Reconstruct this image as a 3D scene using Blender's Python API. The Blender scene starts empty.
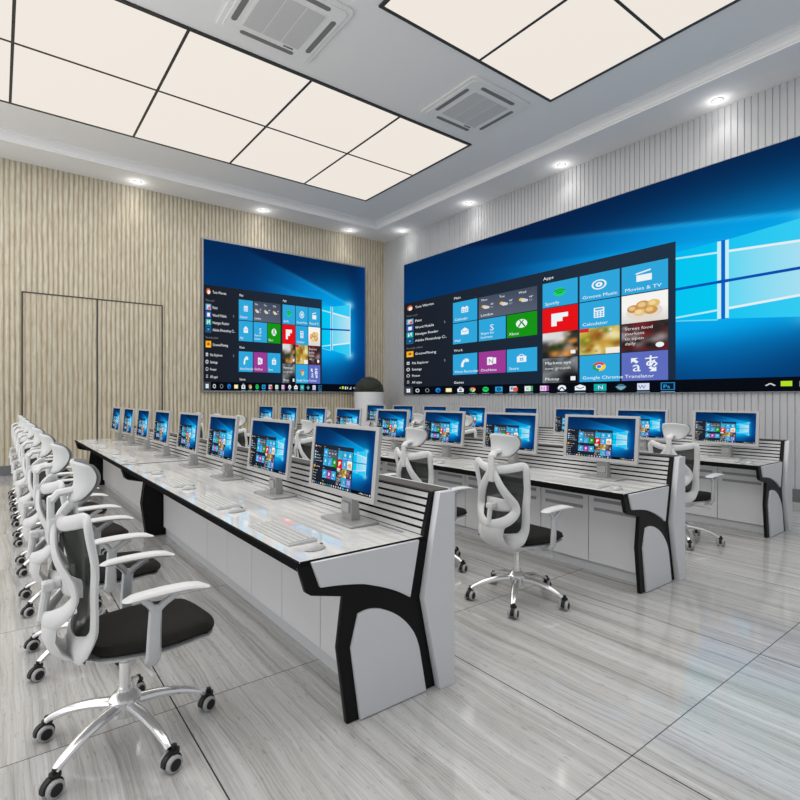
import bpy, bmesh, math, random
import numpy as np
from mathutils import Vector, Matrix

random.seed(7)
PI = math.pi
scene = bpy.context.scene
COL = scene.collection

# ------------------------------------------------------------------ colours / materials
def s2l(c):
    c = c / 255.0
    return c / 12.92 if c <= 0.04045 else ((c + 0.055) / 1.055) ** 2.4
def rgb(r, g, b):
    return (s2l(r), s2l(g), s2l(b), 1.0)

def new_mat(name):
    m = bpy.data.materials.new(name); m.use_nodes = True
    nt = m.node_tree
    return m, nt, nt.nodes['Principled BSDF']

def N(nt, typ, **kw):
    n = nt.nodes.new(typ)
    for k, v in kw.items():
        if k.startswith('i_'):
            n.inputs[k[2:].replace('_', ' ')].default_value = v
        else:
            setattr(n, k, v)
    return n

def simple(name, col, rough=0.5, metal=0.0, spec=0.5, var=0.03, scale=30.0, alpha=1.0):
    """plain surface with a faint procedural mottling"""
    m, nt, b = new_mat(name)
    tc = N(nt, 'ShaderNodeTexCoord')
    no = N(nt, 'ShaderNodeTexNoise'); no.inputs['Scale'].default_value = scale; no.inputs['Detail'].default_value = 2
    nt.links.new(tc.outputs['Object'], no.inputs['Vector'])
    mx = N(nt, 'ShaderNodeMix', data_type='RGBA')
    a = tuple(max(0, x * (1 - var)) for x in col[:3]) + (1,)
    c = tuple(min(1, x * (1 + var)) for x in col[:3]) + (1,)
    mx.inputs[6].default_value = a; mx.inputs[7].default_value = c
    nt.links.new(no.outputs['Fac'], mx.inputs[0])
    nt.links.new(mx.outputs[2], b.inputs['Base Color'])
    b.inputs['Roughness'].default_value = rough
    b.inputs['Metallic'].default_value = metal
    b.inputs['Specular IOR Level'].default_value = spec
    b.inputs['Alpha'].default_value = alpha
    return m

M = {}
M['white'] = simple('white_plastic', (0.74, 0.75, 0.76, 1), 0.38)
M['chairwhite'] = simple('chair_white_plastic', (0.70, 0.70, 0.70, 1), 0.45, spec=0.3)
M['headwhite'] = simple('headrest_white', (0.67, 0.68, 0.67, 1), 0.6, spec=0.2)
M['fabric'] = simple('black_fabric', (0.016, 0.0155, 0.0145, 1), 0.8, var=0.35, scale=260, spec=0.12)
M['greyfabric'] = simple('grey_fabric', (0.20, 0.20, 0.20, 1), 0.85, var=0.15, scale=200)
M['chrome'] = simple('polished_chrome', (0.86, 0.86, 0.87, 1), 0.2, metal=1.0, var=0.01)
M['black'] = simple('black_lacquer', (0.010, 0.010, 0.011, 1), 0.3, spec=0.09)
M['matteblack'] = simple('matte_black_edging', (0.012, 0.012, 0.013, 1), 0.7, spec=0.02)
M['rubber'] = simple('black_caster', (0.02, 0.02, 0.02, 1), 0.45, spec=0.25)
M['tyre'] = simple('grey_tyre', (0.42, 0.42, 0.42, 1), 0.5)
M['armgrey'] = simple('arm_post_silver', (0.60, 0.61, 0.63, 1), 0.25, metal=0.35)
M['panelwhite'] = simple('console_white', (0.66, 0.67, 0.69, 1), 0.3, var=0.015, scale=6)
M['doorwhite'] = simple('cabinet_white_gloss', (0.82, 0.82, 0.83, 1), 0.3, var=0.015, scale=6)
M['carcass'] = simple('cabinet_carcass_grey', (0.16, 0.16, 0.17, 1), 0.6)
M['ventgrey'] = simple('vent_grey', (0.36, 0.37, 0.40, 1), 0.5)
M['slat'] = simple('slat_light_grey', (0.62, 0.62, 0.61, 1), 0.35)
M['rail'] = simple('rail_bronze_grey', (0.075, 0.068, 0.062, 1), 0.45, spec=0.2)
M['silver'] = simple('monitor_silver', (0.46, 0.455, 0.45, 1), 0.38, metal=0.15)
M['silver2'] = simple('stand_silver', (0.40, 0.40, 0.40, 1), 0.35, metal=0.3)
M['keywhite'] = simple('keyboard_white', (0.56, 0.56, 0.55, 1), 0.5, spec=0.15)
M['keygrey'] = simple('keyboard_deck', (0.46, 0.46, 0.46, 1), 0.5, spec=0.2)
M['mouse'] = simple('mouse_grey', (0.50, 0.50, 0.50, 1), 0.35)
M['mouse2'] = simple('mouse_wheel_grey', (0.12, 0.12, 0.12, 1), 0.5)
M['ceil'] = simple('ceiling_paint', (0.80, 0.80, 0.80, 1), 0.85, var=0.01, scale=3)
M['trimdark'] = simple('dark_trim', (0.03, 0.03, 0.03, 1), 0.45)
M['base'] = simple('baseboard_grey', (0.14, 0.145, 0.16, 1), 0.45)
M['acwhite'] = simple('air_unit_white', (0.80, 0.80, 0.79, 1), 0.45)
M['acslot'] = simple('air_unit_slot', (0.19, 0.19, 0.185, 1), 0.6)
M['gap'] = simple('door_gap', (0.055, 0.055, 0.055, 1), 0.6)
M['bezel'] = simple('wall_screen_bezel', (0.30, 0.31, 0.33, 1), 0.35, metal=0.5)
M['flap'] = simple('cable_flap_grey', (0.30, 0.32, 0.37, 1), 0.3, metal=0.4)
M['leaf'] = simple('shrub_leaf', (0.10, 0.11, 0.082, 1), 0.7, var=0.5, scale=9)
M['soil'] = simple('shrub_core', (0.03, 0.035, 0.026, 1), 0.9)

# chair mesh fabric: woven, partly see-through
m, nt, b = new_mat('chair_mesh'); M['mesh'] = m
b.inputs['Base Color'].default_value = (0.045, 0.05, 0.045, 1); b.inputs['Roughness'].default_value = 0.8; b.inputs['Specular IOR Level'].default_value = 0.1
tr = N(nt, 'ShaderNodeBsdfTransparent'); mix = N(nt, 'ShaderNodeMixShader'); mix.inputs[0].default_value = 0.90
out = nt.nodes['Material Output']
nt.links.new(tr.outputs[0], mix.inputs[1]); nt.links.new(b.outputs[0], mix.inputs[2]); nt.links.new(mix.outputs[0], out.inputs[0])

# AC grille: fine lines
m, nt, b = new_mat('air_grille'); M['grille'] = m
tc = N(nt, 'ShaderNodeTexCoord'); wv = N(nt, 'ShaderNodeTexWave', bands_direction='Y'); wv.inputs['Scale'].default_value = 22
nt.links.new(tc.outputs['Object'], wv.inputs['Vector'])
cr = N(nt, 'ShaderNodeValToRGB'); cr.color_ramp.elements[0].color = (0.46, 0.46, 0.46, 1); cr.color_ramp.elements[1].color = (0.68, 0.68, 0.68, 1)
nt.links.new(wv.outputs['Fac'], cr.inputs[0]); nt.links.new(cr.outputs[0], b.inputs['Base Color']); b.inputs['Roughness'].default_value = 0.6

# desk top: glossy white with faint streaks
m, nt, b = new_mat('worktop_white'); M['top'] = m
tc = N(nt, 'ShaderNodeTexCoord'); mp = N(nt, 'ShaderNodeMapping'); mp.inputs['Scale'].default_value = (26, 1.3, 1)
no = N(nt, 'ShaderNodeTexNoise'); no.inputs['Scale'].default_value = 1.0; no.inputs['Detail'].default_value = 4
nt.links.new(tc.outputs['Object'], mp.inputs[0]); nt.links.new(mp.outputs[0], no.inputs['Vector'])
cr = N(nt, 'ShaderNodeValToRGB'); cr.color_ramp.elements[0].position = 0.3; cr.color_ramp.elements[1].position = 0.7
cr.color_ramp.elements[0].color = (0.64, 0.635, 0.625, 1); cr.color_ramp.elements[1].color = (0.76, 0.76, 0.75, 1)
nt.links.new(no.outputs['Fac'], cr.inputs[0]); nt.links.new(cr.outputs[0], b.inputs['Base Color'])
b.inputs['Roughness'].default_value = 0.004; b.inputs['IOR'].default_value = 1.95

# travertine floor with a grid of joints
JX0, JXP, JY0, JYP = 0.685, 1.425, 1.15, 1.52
m, nt, b = new_mat('travertine_floor'); M['floor'] = m
def math_(op, a, b_=None, c=None):
    n = N(nt, 'ShaderNodeMath', operation=op)
    for i, v in enumerate((a, b_, c)):
        if v is None: continue
        if isinstance(v, (int, float)): n.inputs[i].default_value = v
        else: nt.links.new(v, n.inputs[i])
    return n.outputs[0]
tc = N(nt, 'ShaderNodeTexCoord'); sp = N(nt, 'ShaderNodeSeparateXYZ'); nt.links.new(tc.outputs['Object'], sp.inputs[0])
tx = math_('DIVIDE', math_('SUBTRACT', sp.outputs[0], JX0), JXP); ty = math_('DIVIDE', math_('SUBTRACT', sp.outputs[1], JY0), JYP)
ix = math_('FLOOR', tx); iy = math_('FLOOR', ty)
off = math_('ADD', math_('MULTIPLY', ix, 3.7), math_('MULTIPLY', iy, 0.31))
def vec(x_, y_, z_):
    cmb = N(nt, 'ShaderNodeCombineXYZ')
    for i, v in enumerate((x_, y_, z_)): nt.links.new(v, cmb.inputs[i])
    return cmb.outputs[0]
def noise(v, detail, rough, dist=0.0):
    n = N(nt, 'ShaderNodeTexNoise'); n.inputs['Scale'].default_value = 1.0; n.inputs['Detail'].default_value = detail; n.inputs['Roughness'].default_value = rough; n.inputs['Distortion'].default_value = dist
    nt.links.new(v, n.inputs['Vector']); return n.outputs['Fac']
warp = noise(vec(math_('MULTIPLY', sp.outputs[0], 2.4), math_('MULTIPLY', sp.outputs[1], 1.1), off), 3, 0.5)
xw = math_('ADD', sp.outputs[0], math_('MULTIPLY', warp, 0.10))
band = noise(vec(math_('ADD', math_('MULTIPLY', xw, 15.0), off), math_('MULTIPLY', sp.outputs[1], 0.30), off), 4, 0.6)
fine = noise(vec(math_('ADD', math_('MULTIPLY', xw, 95.0), off), math_('MULTIPLY', sp.outputs[1], 1.6), off), 4, 0.7)
gr = math_('ADD', math_('MULTIPLY', band, 0.48), math_('MULTIPLY', fine, 0.52))
c1 = N(nt, 'ShaderNodeValToRGB')
e = c1.color_ramp.elements
e[0].position = 0.33; e[0].color = (0.27, 0.265, 0.25, 1)
e[1].position = 0.66; e[1].color = (0.61, 0.61, 0.605, 1)
x = e.new(0.45); x.color = (0.42, 0.415, 0.40, 1)
x = e.new(0.54); x.color = (0.51, 0.505, 0.495, 1)
nt.links.new(gr, c1.inputs[0])
# fine dark pitting along the grain
mp2 = N(nt, 'ShaderNodeMapping'); mp2.inputs['Scale'].default_value = (70, 14, 1); nt.links.new(tc.outputs['Object'], mp2.inputs[0])
n2 = N(nt, 'ShaderNodeTexNoise'); n2.inputs['Scale'].default_value = 1.0; n2.inputs['Detail'].default_value = 3; nt.links.new(mp2.outputs[0], n2.inputs['Vector'])
c2 = N(nt, 'ShaderNodeValToRGB'); c2.color_ramp.elements[0].position = 0.29; c2.color_ramp.elements[0].color = (0.76, 0.75, 0.73, 1); c2.color_ramp.elements[1].position = 0.40; c2.color_ramp.elements[1].color = (1, 1, 1, 1)
nt.links.new(n2.outputs['Fac'], c2.inputs[0])
mu = N(nt, 'ShaderNodeMix', data_type='RGBA', blend_type='MULTIPLY'); mu.inputs[0].default_value = 1.0
nt.links.new(c1.outputs[0], mu.inputs[6]); nt.links.new(c2.outputs[0], mu.inputs[7])
fx = math_('ABSOLUTE', math_('SUBTRACT', math_('FRACT', math_('ADD', tx, 0.5)), 0.5)); fy = math_('ABSOLUTE', math_('SUBTRACT', math_('FRACT', math_('ADD', ty, 0.5)), 0.5))
jx = math_('LESS_THAN', fx, 0.0033 / JXP); jy = math_('LESS_THAN', fy, 0.0026 / JYP)
m1 = N(nt, 'ShaderNodeMix', data_type='RGBA'); nt.links.new(math_('MULTIPLY', jy, 0.85), m1.inputs[0]); nt.links.new(mu.outputs[2], m1.inputs[6]); m1.inputs[7].default_value = (0.04, 0.04, 0.04, 1)
m2 = N(nt, 'ShaderNodeMix', data_type='RGBA'); nt.links.new(math_('MULTIPLY', jx, 0.95), m2.inputs[0]); nt.links.new(m1.outputs[2], m2.inputs[6]); m2.inputs[7].default_value = (0.03, 0.03, 0.03, 1)
nt.links.new(m2.outputs[2], b.inputs['Base Color'])
b.inputs['Roughness'].default_value = 0.09; b.inputs['Specular IOR Level'].default_value = 0.5

# fluted beige veneer
m, nt, b = new_mat('fluted_beige_veneer'); M['veneer'] = m
tc = N(nt, 'ShaderNodeTexCoord'); mp = N(nt, 'ShaderNodeMapping'); mp.inputs['Scale'].default_value = (1, 1, 0.12)
nt.links.new(tc.outputs['Object'], mp.inputs[0])
n1 = N(nt, 'ShaderNodeTexNoise'); n1.inputs['Scale'].default_value = 26; n1.inputs['Detail'].default_value = 5; n1.inputs['Roughness'].default_value = 0.6; n1.inputs['Distortion'].default_value = 0.5
nt.links.new(mp.outputs[0], n1.inputs['Vector'])
wv = N(nt, 'ShaderNodeTexWave', bands_direction='X'); wv.inputs['Scale'].default_value = 2 * PI / 20 / 0.088; wv.inputs['Distortion'].default_value = 2.2; wv.inputs['Detail'].default_value = 2; wv.inputs['Detail Scale'].default_value = 2.0
nt.links.new(mp.outputs[0], wv.inputs['Vector'])
c1 = N(nt, 'ShaderNodeValToRGB'); e = c1.color_ramp.elements
e[0].position = 0.0; e[0].color = rgb(166, 150, 124); e[1].position = 1.0; e[1].color = rgb(205, 200, 184)
x = e.new(0.28); x.color = rgb(190, 179, 156); x = e.new(0.6); x.color = rgb(198, 190, 170)
nt.links.new(wv.outputs['Fac'], c1.inputs[0])
c2 = N(nt, 'ShaderNodeValToRGB'); e = c2.color_ramp.elements
e[0].position = 0.3; e[0].color = (0.70, 0.66, 0.58, 1); e[1].position = 0.62; e[1].color = (1.02, 1.04, 1.06, 1)
nt.links.new(n1.outputs['Fac'], c2.inputs[0])
mu = N(nt, 'ShaderNodeMix', data_type='RGBA', blend_type='MULTIPLY'); mu.inputs[0].default_value = 0.9
nt.links.new(c1.outputs[0], mu.inputs[6]); nt.links.new(c2.outputs[0], mu.inputs[7]); nt.links.new(mu.outputs[2], b.inputs['Base Color'])
b.inputs['Roughness'].default_value = 0.36

M['whitewall'] = simple('white_slat_wall', (0.50, 0.505, 0.52, 1), 0.42, var=0.03, scale=4)

def emis(name, col, strength):
    m, nt, b = new_mat(name)
    b.inputs['Base Color'].default_value = (0.05, 0.05, 0.05, 1); b.inputs['Specular IOR Level'].default_value = 0.0
    b.inputs['Emission Color'].default_value = col; b.inputs['Emission Strength'].default_value = strength
    return m
M['panel'] = emis('light_panel_diffuser', rgb(241, 233, 223), 0.96)
M['lamp'] = emis('downlight_lens', (1, 0.98, 0.95, 1), 2.0)

# display picture: per-vertex colour
m, nt, b = new_mat('display_picture'); M['screen'] = m
at = N(nt, 'ShaderNodeAttribute', attribute_name='Col')
b.inputs['Base Color'].default_value = (0.002, 0.002, 0.002, 1); b.inputs['Roughness'].default_value = 0.5; b.inputs['Specular IOR Level'].default_value = 0.0
nt.links.new(at.outputs['Color'], b.inputs['Emission Color']); b.inputs['Emission Strength'].default_value = 1.0
m.cycles.emission_sampling = 'NONE'

# ------------------------------------------------------------------ mesh builder
def catmull(pts, n=6, closed=False):
    P = [Vector(p) for p in pts]; out = []; L = len(P)
    rng = range(L) if closed else range(L - 1)
    for i in rng:
        if closed: a, b_, c, d = P[(i - 1) % L], P[i], P[(i + 1) % L], P[(i + 2) % L]
        else: a, b_, c, d = P[max(i - 1, 0)], P[i], P[i + 1], P[min(i + 2, L - 1)]
        for k in range(n):
            t = k / n
            out.append(0.5 * ((2 * b_) + (c - a) * t + (2 * a - 5 * b_ + 4 * c - d) * t * t + (3 * b_ - a - 3 * c + d) * t ** 3))
    if not closed: out.append(P[-1])
    return out

def bevel(bm, edges, r, seg=2):
    """round the edges; the faces that were there before stay flat"""
    ret = bmesh.ops.bevel(bm, geom=edges, offset=r, segments=seg, affect='EDGES', profile=0.5)
    new = set(ret['faces']); return set(f for f in bm.faces if f not in new)

class MB:
    def __init__(s): s.v = []; s.f = []; s.m = []; s.s = []
    def add(s, vs, fs, mi=0, sm_=None):
        s.s += [True] * len(fs) if sm_ is None else sm_
        o = len(s.v); s.v += [tuple(v) for v in vs]
        for f in fs: s.f.append([o + i for i in f]); s.m.append(mi)
        return s
    def box(s, x0, x1, y0, y1, z0, z1, mi=0):
        vs = [(x, y, z) for x in (x0, x1) for y in (y0, y1) for z in (z0, z1)]
        return s.add(vs, [(0, 1, 3, 2), (4, 6, 7, 5), (0, 4, 5, 1), (2, 3, 7, 6), (0, 2, 6, 4), (1, 5, 7, 3)], mi)
    def rbox(s, x0, x1, y0, y1, z0, z1, r=0.004, seg=2, mi=0, mat=None):
        bm = bmesh.new(); bmesh.ops.create_cube(bm, size=1)
        for v in bm.verts: v.co = Vector(((x0 + x1) / 2 + v.co.x * (x1 - x0), (y0 + y1) / 2 + v.co.y * (y1 - y0), (z0 + z1) / 2 + v.co.z * (z1 - z0)))
        flat = bevel(bm, bm.edges[:], r, seg)
        if mat is not None: bmesh.ops.transform(bm, matrix=mat, verts=bm.verts[:])
        s.bm(bm, mi, flat); return s
    def bm(s, bm, mi=0, flat=()):
        bm.verts.index_update()
        s.add([v.co[:] for v in bm.verts], [[v.index for v in f.verts] for f in bm.faces], mi, [f not in flat for f in bm.faces]); bm.free()
    def prism(s, poly, axis, a0, a1, mi=0, bev=0.0):
        """poly: (p,q) points; axis 'y' -> (x,z), 'x' -> (y,z), 'z' -> (x,y)"""
        def mk(p, a):
            return {'y': (p[0], a, p[1]), 'x': (a, p[0], p[1]), 'z': (p[0], p[1], a)}[axis]
        n = len(poly); vs = [mk(p, a0) for p in poly] + [mk(p, a1) for p in poly]
        fs = [list(range(n)), list(range(2 * n - 1, n - 1, -1))] + [(i, i + n, (i + 1) % n + n, (i + 1) % n) for i in range(n)]
        bm = bmesh.new()
        bv = [bm.verts.new(v) for v in vs]
        for f in fs: bm.faces.new([bv[i] for i in f])
        bmesh.ops.recalc_face_normals(bm, faces=bm.faces[:])
        caps = [bm.faces[0], bm.faces[1]] if bm.faces.ensure_lookup_table() is None else []
        nc = caps[0].normal.copy()
        if bev: bevel(bm, [e for e in bm.edges if e.calc_face_angle(0) > 0.5], bev)
        bmesh.ops.triangulate(bm, faces=[f for f in bm.faces if len(f.verts) > 4])
        bm.normal_update()
        s.bm(bm, mi, set(f for f in bm.faces if abs(f.normal.dot(nc)) > .999)); return s
    def tube(s, pts, rad, seg=8, closed=False, binormal=None, rad2=None, mi=0, cap=True):
        P = [Vector(p) for p in pts]; n = len(P)
        R1 = rad if hasattr(rad, '__len__') else [rad] * n
        R2 = (rad2 if hasattr(rad2, '__len__') else [rad2] * n) if rad2 is not None else R1
        vs = []; prev = None
        for i in range(n):
            if closed: t = P[(i + 1) % n] - P[i - 1]
            else: t = P[min(i + 1, n - 1)] - P[max(i - 1, 0)]
            t.normalize()
            if binormal is not None:
                bb = Vector(binormal); a = t.cross(bb)
                if a.length < 1e-4: a = t.orthogonal()
                a.normalize(); bb = a.cross(t).normalized()
            else:
                a = t.orthogonal().normalized() if prev is None else (prev - t * prev.dot(t)).normalized()
                prev = a; bb = t.cross(a)
            for k in range(seg):
                g = 2 * PI * k / seg
                vs.append(P[i] + a * math.cos(g) * R1[i] + bb * math.sin(g) * R2[i])
        fs = []
        for i in range(n if closed else n - 1):
            j = (i + 1) % n
            for k in range(seg):
                l = (k + 1) % seg
                fs.append((i * seg + k, i * seg + l, j * seg + l, j * seg + k))
        if not closed and cap:
            fs.append(list(range(seg))[::-1]); fs.append([(n - 1) * seg + k for k in range(seg)])
        return s.add(vs, fs, mi)
    def lathe(s, prof, seg=24, c=(0, 0, 0), axis='z', mi=0):
        vs = []; n = len(prof)
        for r, z in prof:
            for k in range(seg):
                g = 2 * PI * k / seg; a, b_ = r * math.cos(g), r * math.sin(g)
                p = {'z': (a, b_, z), 'y': (a, z, b_), 'x': (z, a, b_)}[axis]
                vs.append((p[0] + c[0], p[1] + c[1], p[2] + c[2]))
        fs = [(i * seg + k, i * seg + (k + 1) % seg, (i + 1) * seg + (k + 1) % seg, (i + 1) * seg + k) for i in range(n - 1) for k in range(seg)]
        fs.append(list(range(seg))[::-1]); fs.append([(n - 1) * seg + k for k in range(seg)])
        return s.add(vs, fs, mi)
    def pad(s, fn, n=12, mi=0):
        """fn(u,v,side) -> point, u,v in [-1,1], side +-1; a closed pillow"""
        vs = []; idx = {}
        for sd in (1, -1):
            for i in range(n + 1):
                for j in range(n + 1):
                    edge = i in (0, n) or j in (0, n)
                    if sd == -1 and edge: idx[sd, i, j] = idx[1, i, j]; continue
                    idx[sd, i, j] = len(vs); vs.append(fn(-1 + 2 * i / n, -1 + 2 * j / n, sd))
        fs = []
        for sd in (1, -1):
            for i in range(n):
                for j in range(n):
                    q = [idx[sd, i, j], idx[sd, i + 1, j], idx[sd, i + 1, j + 1], idx[sd, i, j + 1]]
                    fs.append(q if sd == 1 else q[::-1])
        return s.add(vs, fs, mi)
    def sheet(s, fn, nu, nv, mi=0):
        vs = [fn(i / nu, j / nv) for i in range(nu + 1) for j in range(nv + 1)]
        fs = [(i * (nv + 1) + j, (i + 1) * (nv + 1) + j, (i + 1) * (nv + 1) + j + 1, i * (nv + 1) + j + 1) for i in range(nu) for j in range(nv)]
        return s.add(vs, fs, mi)
    def mesh(s, name, mats, angle=35, smooth=True):
        me = bpy.data.meshes.new(name); me.from_pydata(s.v, [], s.f)
        bm = bmesh.new(); bm.from_mesh(me); bmesh.ops.recalc_face_normals(bm, faces=bm.faces[:]); bm.to_mesh(me); bm.free()
        for mm in (mats if isinstance(mats, (list, tuple)) else [mats]): me.materials.append(mm)
        me.polygons.foreach_set('material_index', s.m)
        if smooth:
            me.set_sharp_from_angle(angle=math.radians(angle)); me.polygons.foreach_set('use_smooth', s.s)
        me.update(); return me
    def obj(s, name, mats, parent=None, angle=35, smooth=True, loc=None):
        o = bpy.data.objects.new(name, s.mesh(name, mats, angle, smooth)); COL.objects.link(o)
        if parent is not None: o.parent = parent
        if loc is not None: o.location = loc
        return o

def empty(name, loc=(0, 0, 0)):
    o = bpy.data.objects.new(name, None); COL.objects.link(o); o.location = loc; o.empty_display_size = 0.1; return o
def tag(o, label, cat, group=None):
    o['label'] = label; o['category'] = cat
    if group: o['group'] = group
    return o
def struct(o, label=None):
    o['kind'] = 'structure'
    if label: o['label'] = label
    return o
def copy_tree(o, parent=None):
    c = o.copy(); COL.objects.link(c); c.parent = parent
    for ch in list(o.children): copy_tree(ch, c)
    return c

# ------------------------------------------------------------------ room
XW, YW, ZS, ZC = 9.15, 12.66, 6.12, 6.30
XL, YB = -4.0, -0.9

struct(MB().add([(XL, YB, 0), (XW, YB, 0), (XW, YW, 0), (XL, YW, 0)], [(0, 1, 2, 3)]).obj('floor', M['floor'], smooth=False), 'glossy grey travertine tiled floor')

def flute_profile(a0, a1, pitch, depth):
    n = max(1, round((a1 - a0) / pitch)); p = (a1 - a0) / n; out = []
    for i in range(n):
        for k in range(6):
            t = k / 6
            out.append((a0 + (i + t) * p, depth * abs(math.sin(PI * t)) ** 0.6))
    out.append((a1, 0)); return out
def fluted_y(mb, x0, x1, y, z0, z1, pitch=0.088, depth=0.008, mi=0):
    pr = flute_profile(x0, x1, pitch, depth)
    vs = [(x, y - d, z) for x, d in pr for z in (z0, z1)]
    return mb.add(vs, [(2 * i, 2 * i + 2, 2 * i + 3, 2 * i + 1) for i in range(len(pr) - 1)], mi)
DX0, DXM, DX1, DZ = 0.375, 1.66, 2.94, 3.58
w = MB()
fluted_y(w, XL, DX0, YW, 0, ZS + 0.1); fluted_y(w, DX1, XW, YW, 0, ZS + 0.1); fluted_y(w, DX0, DX1, YW, DZ, ZS + 0.1)
w.box(XL, XW, YW + 0.01, YW + 0.12, 0, ZS + 0.3)
struct(w.obj('wall_back', M['veneer'], angle=60), 'beige vertically fluted wood veneer wall')
d = struct(empty('door_1', ((DX0 + DX1) / 2, YW, 0)), 'flush double door veneered like the wall')
for a, b_ in ((DX0 + 0.012, DXM - 0.012), (DXM + 0.012, DX1 - 0.012)):
    lf = MB(); fluted_y(lf, a - d.location.x, b_ - d.location.x, -0.002, 0.012, DZ - 0.012)
    lf.box(a - d.location.x, b_ - d.location.x, 0.0, 0.02, 0.012, DZ - 0.012)
    lf.obj('door_leaf', M['veneer'], d, angle=60)
fr = MB(); cx = d.location.x
for x in (DX0, DXM, DX1): fr.box(x - cx - 0.013, x - cx + 0.013, -0.017, 0.004, 0, DZ)
fr.box(DX0 - cx - 0.013, DX1 - cx + 0.013, -0.017, 0.004, DZ - 0.013, DZ + 0.013)
fr.obj('door_gap_frame', M['gap'], d)

# white slat wall behind the big screen: flat battens with narrow grooves
w = MB(); p = 0.0925; prof = []
y = YB
while y < YW - 1e-6:
    e_ = min(y + p, YW)
    prof += [(y, 0.0), (y + 0.010, 0.0), (y + 0.014, 0.014), (e_ - 0.004, 0.014)]; y = e_
prof.append((YW, 0.0))
vs = [(XW - d_, yy, z) for yy, d_ in prof for z in (0, ZS + 0.1)]
w.add(vs, [(2 * i, 2 * i + 1, 2 * i + 3, 2 * i + 2) for i in range(len(prof) - 1)])
w.box(XW + 0.01, XW + 0.12, YB, YW, 0, ZS + 0.3)
struct(w.obj('wall_right', M['whitewall'], smooth=False), 'white vertically slatted wall behind the large screen')
bb = MB(); bb.box(XL, DX0 - 0.013, YW - 0.035, YW, 0, 0.188); bb.box(DX1 + 0.013, XW - 0.03, YW - 0.035, YW, 0, 0.188)
struct(bb.obj('baseboard_back', M['base']))
struct(MB().box(XW - 0.035, XW, YB, YW, 0, 0.185).obj('baseboard_right', M['base']))

# ceiling: perimeter soffit, cove moulding, raised inner field with cut-outs kept flat
SX, SY = 8.26, 11.80
c = MB()
c.box(XL, XW, SY, YW, ZS, ZS + 0.06); c.box(SX, XW, YB, SY, ZS, ZS + 0.06)
c.box(XL, SX, YB, SY, ZC, ZC + 0.06)
struct(c.obj('ceiling', M['ceil'], smooth=False), 'white ceiling with lowered border and raised centre')
cv = MB()
prof = [(0.0, ZS + 0.0), (-0.012, ZS + 0.0), (-0.012, ZS + 0.022), (-0.03, ZS + 0.03), (-0.038, ZS + 0.075), (-0.07, ZS + 0.125), (-0.12, ZS + 0.15), (-0.12, ZS + 0.165), (-0.15, ZS + 0.17), (-0.15, ZC), (0.0, ZC)]
def cove(dirv):
    n = len(prof)
    if dirv == 'x':   # runs along Y at X=SX
        vs = [(SX + a, yy + (a if k else 0), z) for k, yy in enumerate((YB, SY)) for a, z in prof]
    else:
        vs = [(xx + (a if k else 0), SY + a, z) for k, xx in enumerate((XL, SX)) for a, z in prof]
    cv.add(vs, [(i, i + 1, n + i + 1, n + i) for i in range(n - 1)])
cove('x'); cove('y')
struct(cv.obj('trim_1', M['ceil'], smooth=False), 'stepped white cove moulding around the raised ceiling')

# ------------------------------------------------------------------ light panels
def light_panel(x0, x1, y0, y1, label):
    cx, cy = (x0 + x1) / 2, (y0 + y1) / 2; hx, hy = (x1 - x0) / 2, (y1 - y0) / 2
    r = tag(empty('ceiling_light_panel', (cx, cy, ZC)), label, 'light panel', 'square luminous ceiling panels')
    t = 0.019
    MB().box(-hx + t, hx - t, -hy + t, hy - t, -0.018, -0.004).obj('diffuser', M['panel'], r, smooth=False)
    f = MB(); f.box(-hx, hx, -hy, -hy + t, -0.024, 0.0); f.box(-hx, hx, hy - t, hy, -0.024, 0.0)
    f.box(-hx, -hx + t, -hy + t, hy - t, -0.024, 0.0); f.box(hx - t, hx, -hy + t, hy - t, -0.024, 0.0)
    f.obj('frame', M['trimdark'], r, smooth=False)
XS = [7.07, 5.42, 3.745, 1.965, 0.155, -1.65]
ords = ['first', 'second', 'third', 'fourth', 'fifth', 'sixth', 'seventh', 'eighth']
for i in range(5):
    light_panel(XS[i + 1], XS[i], 8.76, 10.58, 'lit cream ceiling panel, %s from video wall, row by the wooden wall' % ords[i])
    light_panel(XS[i + 1], XS[i], 7.06, 8.76, 'lit cream ceiling panel, %s from video wall, row touching the air conditioners' % ords[i])
X2 = [7.05, 5.41, 3.72]
for i in range(2):
    light_panel(X2[i + 1], X2[i], 3.41, 5.21, 'lit cream panel of nearer ceiling light field, %s from video wall' % ords[i])
light_panel(3.72, 5.41, 1.61, 3.41, 'lit cream ceiling panel of nearer field just above the upper edge of the photo')
light_panel(5.41, 7.05, 1.61, 3.41, 'lit cream ceiling panel cut by the top edge at the upper right')

def field_border(n, x0, x1, y0, y1):
    t = 0.03; b_ = MB()
    b_.box(x0 - t, x1 + t, y0 - t, y0, ZC - .024, ZC); b_.box(x0 - t, x1 + t, y1, y1 + t, ZC - .024, ZC)
    b_.box(x0 - t, x0, y0, y1, ZC - .024, ZC); b_.box(x1, x1 + t, y0, y1, ZC - .024, ZC)
    struct(b_.obj('trim_%d' % n, M['trimdark'], smooth=False), 'dark thin border around a field of ceiling light panels')
field_border(2, -1.65, 7.07, 7.06, 10.58); field_border(3, 3.72, 7.05, 1.61, 5.21)
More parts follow.
